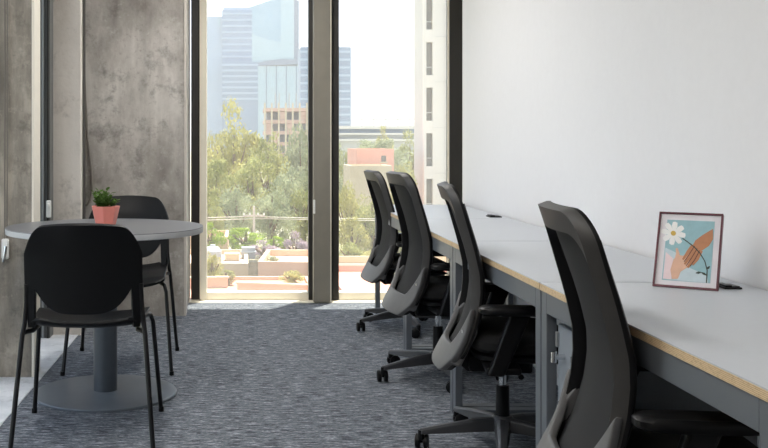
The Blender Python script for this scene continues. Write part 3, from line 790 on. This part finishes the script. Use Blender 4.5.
# slab tower with the sloping top
d = 820
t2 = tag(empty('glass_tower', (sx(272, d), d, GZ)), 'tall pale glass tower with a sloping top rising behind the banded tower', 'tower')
xo = t2.location.x
def face(name, mat, pts, y0, y1, par):
    return MB().prism([(sx(px, d)-xo, sz(py, d)-GZ) for (px, py) in pts], y0, y1, lambda u, v, h: (u, h, v)).build(name, mat, par)
face('upper_block', M['tower_sky'], [(244, 63), (294, 63), (294, -3), (277, -2), (262, 3), (244, 9)], 0, 30, t2)
face('shaded_side', M['tower_line'], [(294, 63), (299, 62), (299, 1), (294, -1)], 0, 30, t2)  # tower's side face, its shade put into a darker colour
face('pale_face', M['tower_pale'], [(281, 58), (294, 58), (294, -3), (281, -3)], -0.8, 0, t2)
face('pale_face', M['tower_pale'], [(252, 60), (281, 60), (281, 42), (268, 40), (252, 34)], -0.8, 0, t2)
face('waist', M['tower_line'], [(257, 66), (299, 64), (299, 60), (280, 59), (266, 61), (257, 63)], -1.2, 28, t2)
face('lower_block', M['tower_pale'], [(255, 150), (298, 150), (298, 66), (255, 66)], 1, 30, t2)
for px in (257, 266, 276, 286, 296):
    face('mullion', M['tower_line'], [(px, 130), (px+0.8, 130), (px+0.8, 66), (px, 66)], 0.2, 1, t2)
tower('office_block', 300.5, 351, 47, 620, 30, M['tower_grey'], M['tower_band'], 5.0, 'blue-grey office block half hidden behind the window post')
# long low grey building in the right window
d = 210
lb = tag(empty('long_building', (sx(384, d), d, GZ)), 'long low grey building with a rooftop frame beyond the trees in the right window', 'building')
xo = lb.location.x
def lbx(name, mat, px0, px1, py0, py1, y0, y1): return box(name, mat, (sx(px0, d)-xo, sx(px1, d)-xo, y0, y1, sz(py1, d)-GZ, sz(py0, d)-GZ), lb)
lbx('wall', M['grey_slab'], 338, 430, 133, 185, 0, 20)
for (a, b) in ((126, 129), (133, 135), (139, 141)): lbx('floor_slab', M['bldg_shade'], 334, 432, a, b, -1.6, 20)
lbx('recess', M['tower_grey'], 340, 430, 129, 133, 0, 18)
lbx('roof_frame', M['bldg_shade'], 360, 430, 118.5, 120, -1, 0)
for px in (361, 373, 385, 397, 409, 421): lbx('roof_post', M['bldg_shade'], px, px+1, 120, 126, -1, 0)
# unfinished building with brick-coloured frame
d = 240
cbd = tag(empty('unfinished_building', (sx(286, d), d, GZ)), 'unfinished orange-brown concrete frame building above the tree tops', 'building')
xo = cbd.location.x
def cb_(name, mat, px0, px1, py0, py1, y0, y1): return box(name, mat, (sx(px0, d)-xo, sx(px1, d)-xo, y0, y1, sz(py1, d)-GZ, sz(py0, d)-GZ), cbd)
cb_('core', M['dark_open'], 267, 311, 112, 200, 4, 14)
for k, y in enumerate((108, 120, 131, 142, 153, 164)):
    cb_('floor_slab', M['brick_orange'], 264, 312, y, y+3.4, 0, 14)
for px in (264, 271, 278, 285, 292, 299, 306): cb_('pillar', M['beige'], px, px+1.6, 103, 200, -0.3, 0.6)
for (a, b, c) in ((266, 271, 123.5), (280, 285, 112), (287, 292, 123.5), (294, 299, 134.5), (301, 306, 112), (273, 278, 134.5)): cb_('infill_wall', M['brick_orange'], a, b, c, c+7.6, 0.2, 0.6)
for px in (275, 279, 289, 296): cb_('starter_column', M['grey_slab'], px, px+0.9, 93, 108, 1, 2)
# white block on the right, with narrow windows one above the other
d = 68.7
wb = tag(empty('white_building', (sx(450, d), d, GZ)), 'tall white building with narrow stacked windows at the right of the right window', 'building')
xo = wb.location.x
def wbx(name, mat, px0, px1, py0, py1, y0, y1, par=wb): return box(name, mat, (sx(px0, d)-xo, sx(px1, d)-xo, y0, y1, sz(py1, d)-GZ, sz(py0, d)-GZ), par)
wbx('wall', M['bldg_white'], 434, 620, -120, 600, 0, 4.0)
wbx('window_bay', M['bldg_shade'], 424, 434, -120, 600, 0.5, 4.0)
P = 45.6
for k in range(-2, 7):
    y = 42+P*k
    wbx('spandrel', M['bldg_white'], 424, 434, y-12.5, y, 0.0, 0.5)
    w_ = wbx('window', M['bldg_glass'], 426.4, 432.6, y, y+33.1, 0.30, 0.5)
    wbx('pane_bar', M['bldg_shade'], 426.4, 432.6, y+24.5, y+25.3, 0.24, 0.30, wb)
    wbx('window_jamb', M['bldg_white'], 424, 426.4, y, y+33.1, 0.0, 0.5); wbx('window_jamb', M['bldg_white'], 432.6, 434, y, y+33.1, 0.0, 0.5)
wbx('downpipe', M['grey_slab'], 449, 450, -120, 600, -0.25, 0)
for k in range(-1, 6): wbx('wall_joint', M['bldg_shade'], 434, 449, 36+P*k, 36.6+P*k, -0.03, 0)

# houses below the windows
def house(name, label, x0, x1, y0, y1, zt, wall, roof, parapet=0.35, wins=(), cat='house', rz=0):
    h = tag(empty(name, ((x0+x1)/2, (y0+y1)/2, GZ), R(rz)), label, cat); a = (x1-x0)/2; b = (y1-y0)/2; H = zt-GZ
    box('wall', wall, (-a, a, -b, b, 0, H-0.05), h)
    box('roof', roof, (-a+0.15, a-0.15, -b+0.15, b-0.15, H-0.05, H), h)
    if parapet:
        for q in ((-a, a, -b, -b+0.15), (-a, a, b-0.15, b), (-a, -a+0.15, -b+0.15, b-0.15), (a-0.15, a, -b+0.15, b-0.15)):
            box('parapet', wall, (*q, H-0.05, H+parapet), h)
    for (wx, wz, ww, wh_) in wins:
        f = box('window', M['bldg_glass'], (wx-ww/2, wx+ww/2, -b-0.02, -b+0.05, wz+H, wz+wh_+H), h)
        box('window_sill', M['beige'], (wx-ww/2-0.1, wx+ww/2+0.1, -b-0.12, -b, wz+H-0.1, wz+H), f)
    return h
house('terrace_house', 'flat terracotta rooftop nearest below the left window', -3.2, 2.3, 25.0, 34.0, -3.62, M['peach'], M['terracotta'], 0.12)
house('terrace_house', 'peach rooftop terrace to the right below the left window', 0.75, 3.05, 35.2, 39.3, -3.4, M['peach'], M['peach'], 0.25, rz=-6)
h3 = house('terrace_house', 'pale rooftop terrace with clutter behind the terracotta roof', -4.5, 0.2, 36.4, 41.2, -3.55, M['beige'], M['peach'], 0.2)
house('terrace_house', 'peach house with a low wall at the left edge of the left window', -6.0, -0.7, 44.6, 48, -3.45, M['peach'], M['terracotta'], 0.3, ((0.5, -1.6, 0.9, 1.0), (-1.4, -1.6, 0.9, 1.0)))
house('terrace_house', 'beige house with a parapet behind the right-hand terrace', -0.4, 3.3, 44.6, 47.6, -4.2, M['beige'], M['peach'], 0.3)
house('terrace_house', 'terracotta rooftop below the right window', 3.2, 12.5, 30.0, 38.0, -3.85, M['salmon'], M['terracotta'], 0.25)
house('terrace_house', 'pale terrace behind the terracotta rooftop in the right window', 3.4, 13, 38.6, 41.4, -3.95, M['beige'], M['peach'], 0.3)
house('salmon_house', 'salmon pink house among the trees in the right window', sx(357, 66), sx(394, 66), 66, 72, sz(152, 66), M['salmon'], M['salmon'], 0.2, ((-0.15, -1.75, 0.28, 0.45), (0.55, -0.65, 0.32, 0.4)), 'house')
house('beige_house', 'plain beige house wall under the salmon pink house', sx(350, 61), sx(392, 61), 61, 65, sz(168, 61), M['beige'], M['peach'], 0.15)
rn = random.Random(11)
for k in range(7):      # rooftop clutter: water tanks and boxes
    x = -3.6+0.62*k+rn.uniform(-0.1, 0.1); y = 38.4+rn.uniform(-1.2, 1.4)
    q = MB()
    if k % 3 == 1: q.lathe([(0, 0), (0.32, 0), (0.34, 0.1), (0.34, 0.55), (0.24, 0.7), (0.1, 0.74), (0.1, 0.8), (0, 0.8)], 16)
    else: q.box(-0.28, 0.28, -0.2, 0.2, 0, rn.uniform(0.3, 0.55)).box(-0.32, 0.32, -0.24, 0.24, 0.25, 0.29)
    o = tag(q.build('water_tank' if k % 3 == 1 else 'rooftop_unit', M['beige'] if k % 2 else M['grey_slab'], None, 0.02),
            ['pale metal unit at the left end of the rooftop terrace', 'round water tank second from the left on the terrace', 'beige unit left of the middle on the rooftop terrace', 'grey unit in the middle of the rooftop terrace', 'round water tank right of the middle on the terrace', 'grey unit near the right end of the rooftop terrace', 'boxy unit at the right end of the rooftop terrace'][k],
            'water tank' if k % 3 == 1 else 'rooftop unit', 'clutter on the rooftop terrace')
    o.location = (x, y, -3.55)
struct(box('garden_bed', M['ground'], (-7, 14, 41.7, 44.3, GZ, -3.95)), 'raised garden bed behind the rooftop terraces')
# low walls on the roofs
for (x, y, l, rz, lab) in ((1.0, 30.6, 2.4, -14, 'low peach wall crossing the right half of the terracotta roof'), (-1.6, 32.0, 2.2, 8, 'low peach wall crossing the left half of the terracotta roof'), (8.0, 34.0, 4.0, -8, 'low wall crossing the terracotta roof below the right window')):
    lw_ = tag(empty('low_parapet', (x, y, -3.62 if x < 3 else -3.85), R(rz)), lab, 'parapet', 'low walls on the roofs')
    MB().box(-l/2, l/2, -0.08, 0.08, 0, 0.32).build('masonry', M['peach'], lw_)
    MB().box(-l/2-0.04, l/2+0.04, -0.12, 0.12, 0.32, 0.37).build('coping', M['beige'], lw_)
# utility pole and wires
d = 48.5
up = tag(empty('utility_pole', (sx(254, d), d, GZ)), 'thin pale utility pole with crossarm in front of the trees in the left window', 'utility pole')
H = sz(206, d)-GZ
MB().tube([(0, 0, 0), (0, 0, H)], [0.09, 0.06], 10).build('pole', M['wood_pole'], up, smooth=True)
MB().box(-0.55, 0.55, -0.04, 0.04, H-0.52, H-0.44).build('crossarm', M['wood_pole'], up)
for x in (-0.5, -0.2, 0.2, 0.5): MB().lathe([(0, 0), (0.03, 0), (0.035, 0.05), (0.02, 0.1), (0, 0.1)], 8, (x, 0, H-0.44)).build('insulator', M['white_plastic'], up, smooth=True)
for k, (x, lab) in enumerate(((-0.3, 'upper overhead wire running across the view of the trees'), (0.3, 'lower overhead wire running across the view of the trees'))):
    z = sz(216.5, d)-0.10*k
    pts = [(sx(254, d)+x+u, d+0.06*u*(1 if k else 0.6), z+0.0022*(abs(u)-0)**2*0.6-0.03*abs(u)) for u in range(-14, 15, 2)]
    tag(MB().tube(pts, 0.022, 6).build('overhead_wire', M['wood_pole'], smooth=True), lab, 'wire', 'overhead wires')

# trees
def crown_mesh(seed, n, rx, rz, ls, blobs=34, droop=0.0):
    r = random.Random(seed); vs = []; fs = []
    B = []
    for k in range(blobs):
        while True:
            p = Vector((r.uniform(-1, 1), r.uniform(-1, 1), r.uniform(-1, 1)))
            if 0.15 < p.length < 0.86: break
        w = 1.0-0.35*max(0, p.z)
        B.append((Vector((p.x*rx*w, p.y*rx*w, p.z*rz)), r.uniform(0.20, 0.38)*rx))
    for k in range(n):
        c, br = B[r.randrange(blobs)]
        dr = Vector((r.gauss(0, 1), r.gauss(0, 1), r.gauss(0, 1))).normalized()
        p = c+Vector((dr.x, dr.y, dr.z*0.8))*br*(0.55+0.5*r.random())
        a = (dr+Vector((r.uniform(-.7, .7), r.uniform(-.7, .7), r.uniform(-.7, .7)-droop))).normalized(); b = a.orthogonal().normalized(); q = a.cross(b)
        s1 = ls*r.uniform(0.6, 1.25); o = len(vs); th = r.uniform(0, 6.28)
        e1 = b*math.cos(th)+q*math.sin(th); e2 = a.cross(e1)
        vs += [tuple(p-e1*s1), tuple(p+e2*s1*0.5), tuple(p+e1*s1), tuple(p-e2*s1*0.5)]; fs.append((o, o+1, o+2, o+3))
    me = bpy.data.meshes.new('crown'); me.from_pydata(vs, [], fs); return me
CR = {'a': crown_mesh(1, 5200, 1.0, 1.0, 0.050), 'b': crown_mesh(2, 4600, 1.0, 1.0, 0.055, 28), 'c': crown_mesh(5, 5600, 1.0, 1.0, 0.050, 44, 0.8), 'd': crown_mesh(9, 4200, 1.0, 1.0, 0.055, 24)}
CM = {}
def tree(px, pytop, wpx, hpx, d, kind, leaf_, label, cat='tree', name='leafy_tree', group='trees outside the windows', trunk=True):
    zt = sz(pytop, d); rx = wpx/975*d/2; rz = hpx/975*d/2
    base = GZ if trunk else (-3.95 if d > 40 else (-3.62 if d < 34 else -3.4))
    t = tag(empty(name, (sx(px, d), d, base)), label, cat, group)
    key = (kind, leaf_)
    if key not in CM:
        me = CR[kind].copy(); me.materials.clear(); me.materials.append(M[leaf_]); CM[key] = me
    c = bpy.data.objects.new('crown', CM[key]); C.objects.link(c); c.parent = t; c['kind'] = 'stuff'
    c.location = (0, 0, zt-rz*0.95-base); c.scale = (rx, rx, rz); c.rotation_euler = (0, 0, random.uniform(0, 6.28))
    H = zt-rz*0.95-base; tr = 0.05*rx+0.08
    mb = MB().tube([(0, 0, 0), (0.05*rx, 0, H*0.5), (0, 0.04*rx, H), (0, 0, H+rz*0.6)], [tr*1.3, tr, tr*0.7, tr*0.2], 8)
    for k in range(5):
        a = k*1.257+px
        mb.tube([(0, 0, H-rz*0.5), (math.cos(a)*rx*0.35, math.sin(a)*rx*0.35, H-rz*0.05), (math.cos(a)*rx*0.65, math.sin(a)*rx*0.65, H+rz*0.3)], [tr*0.6, tr*0.4, tr*0.15], 6)
    mb.build('trunk', M['bark'], t, smooth=True)
    return t
TR = [
 (234, 106, 66, 120, 92, 'b', 'leaf_b', 'tall yellow-green tree peaking in front of the blue tower'),
 (212, 122, 40, 110, 96, 'a', 'leaf_b', 'yellow-green tree at the left edge of the left window'),
 (268, 126, 52, 120, 83, 'c', 'leaf_a', 'olive tree below the unfinished building in the left window'),
 (300, 117, 48, 120, 84, 'c', 'leaf_c', 'feathery grey-green tree beside the window post, left window'),
 (326, 122, 50, 120, 90, 'a', 'leaf_c', 'grey-green tree mostly hidden behind the window post'),
 (252, 150, 60, 90, 72, 'a', 'leaf_a', 'mid-height olive tree in the centre of the left window'),
 (216, 158, 52, 90, 65, 'd', 'leaf_a', 'mid-height olive tree at the left of the left window'),
 (292, 158, 56, 92, 66, 'c', 'leaf_c', 'shaggy grey-green tree at the right of the left window'),
 (236, 182, 52, 70, 60, 'c', 'leaf_c', 'low grey-green tree left of the utility pole'),
 (272, 184, 50, 66, 54.5, 'c', 'leaf_c', 'low grey-green tree right of the utility pole'),
 (304, 182, 40, 70, 57, 'a', 'leaf_a', 'low olive tree beside the window post, left window'),
 (208, 190, 36, 70, 56, 'a', 'leaf_a', 'low olive tree at the left edge of the left window'),
 (366, 134, 44, 60, 130, 'a', 'leaf_c', 'distant green tree before the long grey building'),
 (390, 138, 46, 60, 112, 'd', 'leaf_c', 'round green tree in the middle of the right window'),
 (384, 127, 20, 50, 150, 'b', 'leaf_b', 'yellow tree top against the long grey building'),
 (410, 133, 36, 60, 125, 'b', 'leaf_a', 'olive tree beside the white building'),
 (346, 142, 36, 80, 100, 'a', 'leaf_a', 'olive tree at the left edge of the right window'),
 (404, 158, 34, 80, 58, 'c', 'leaf_b', 'pale feathery tree between salmon house and white building'),
 (347, 176, 34, 90, 54, 'c', 'leaf_b', 'pale feathery tree at the left of the right window'),
 (372, 190, 44, 76, 52, 'c', 'leaf_a', 'pale olive tree behind the farthest task chair'),
 (352, 216, 36, 56, 47.5, 'd', 'leaf_b', 'low yellow-green tree above the right terrace'),
 (400, 205, 40, 90, 50, 'a', 'leaf_a', 'olive tree behind the desk end in the right window'),
]
for a in TR: tree(*a)
BS = [
 (246, 227, 42, 26, 43.6, 'd', 'leaf_d', 'bright lime green bush in the middle of the left window'),
 (274, 236, 28, 20, 43.6, 'd', 'leaf_d', 'lime green bush partly behind the lilac bush'),
 (264, 241, 38, 20, 42.2, 'b', 'leaf_e', 'lilac flowering bush beside the lime bush'),
 (297, 233, 34, 34, 43.4, 'b', 'leaf_e', 'lilac flowering bush next to the window post'),
 (300, 249, 26, 24, 42.1, 'a', 'leaf_a', 'olive shrub at the right of the rooftop terraces'),
 (212, 222, 30, 34, 43.0, 'd', 'leaf_d', 'green bush above the house at the left edge of the window'),
 (212, 250, 24, 40, 34.9, 'c', 'leaf_b', 'straw-coloured shrub at the left edge of the rooftops'),
 (350, 240, 30, 30, 43.4, 'c', 'leaf_a', 'olive shrub above the terrace in the right window'),
 (376, 246, 40, 28, 42.8, 'b', 'leaf_b', 'yellow-green shrub behind the farthest chair'),
 (226, 270, 22, 16, 32.6, 'd', 'leaf_a', 'small potted olive shrub on the left of the terracotta roof'),
 (292, 269, 26, 18, 33.0, 'c', 'leaf_b', 'small straw-coloured shrub on the right of the terracotta roof'),
 (272, 256, 20, 12, 37.6, 'd', 'leaf_c', 'small grey-green shrub on the right-hand peach terrace'),
]
for a in BS: tree(*a, trunk=34 < a[4] < 36, cat='shrub', name='flowering_shrub' if a[6] == 'leaf_e' else 'garden_shrub', group='shrubs around the rooftops')

# ---- city haze: thin scattering air between the windows and the skyline
hz = NT('city_haze'); hz.n.remove(hz.b)
vs_ = hz.add('ShaderNodeVolumeScatter'); vs_.inputs['Color'].default_value = (0.93, 0.96, 1.0, 1); vs_.inputs['Density'].default_value = 0.00035; vs_.inputs['Anisotropy'].default_value = 0.2
hz.link(vs_.outputs[0], hz.out.inputs['Volume'])
tag(box('city_haze', hz.m, (-400, 400, 16, 1300, GZ+0.01, 160)), 'pale haze hanging over the city outside', 'haze', kind='stuff')
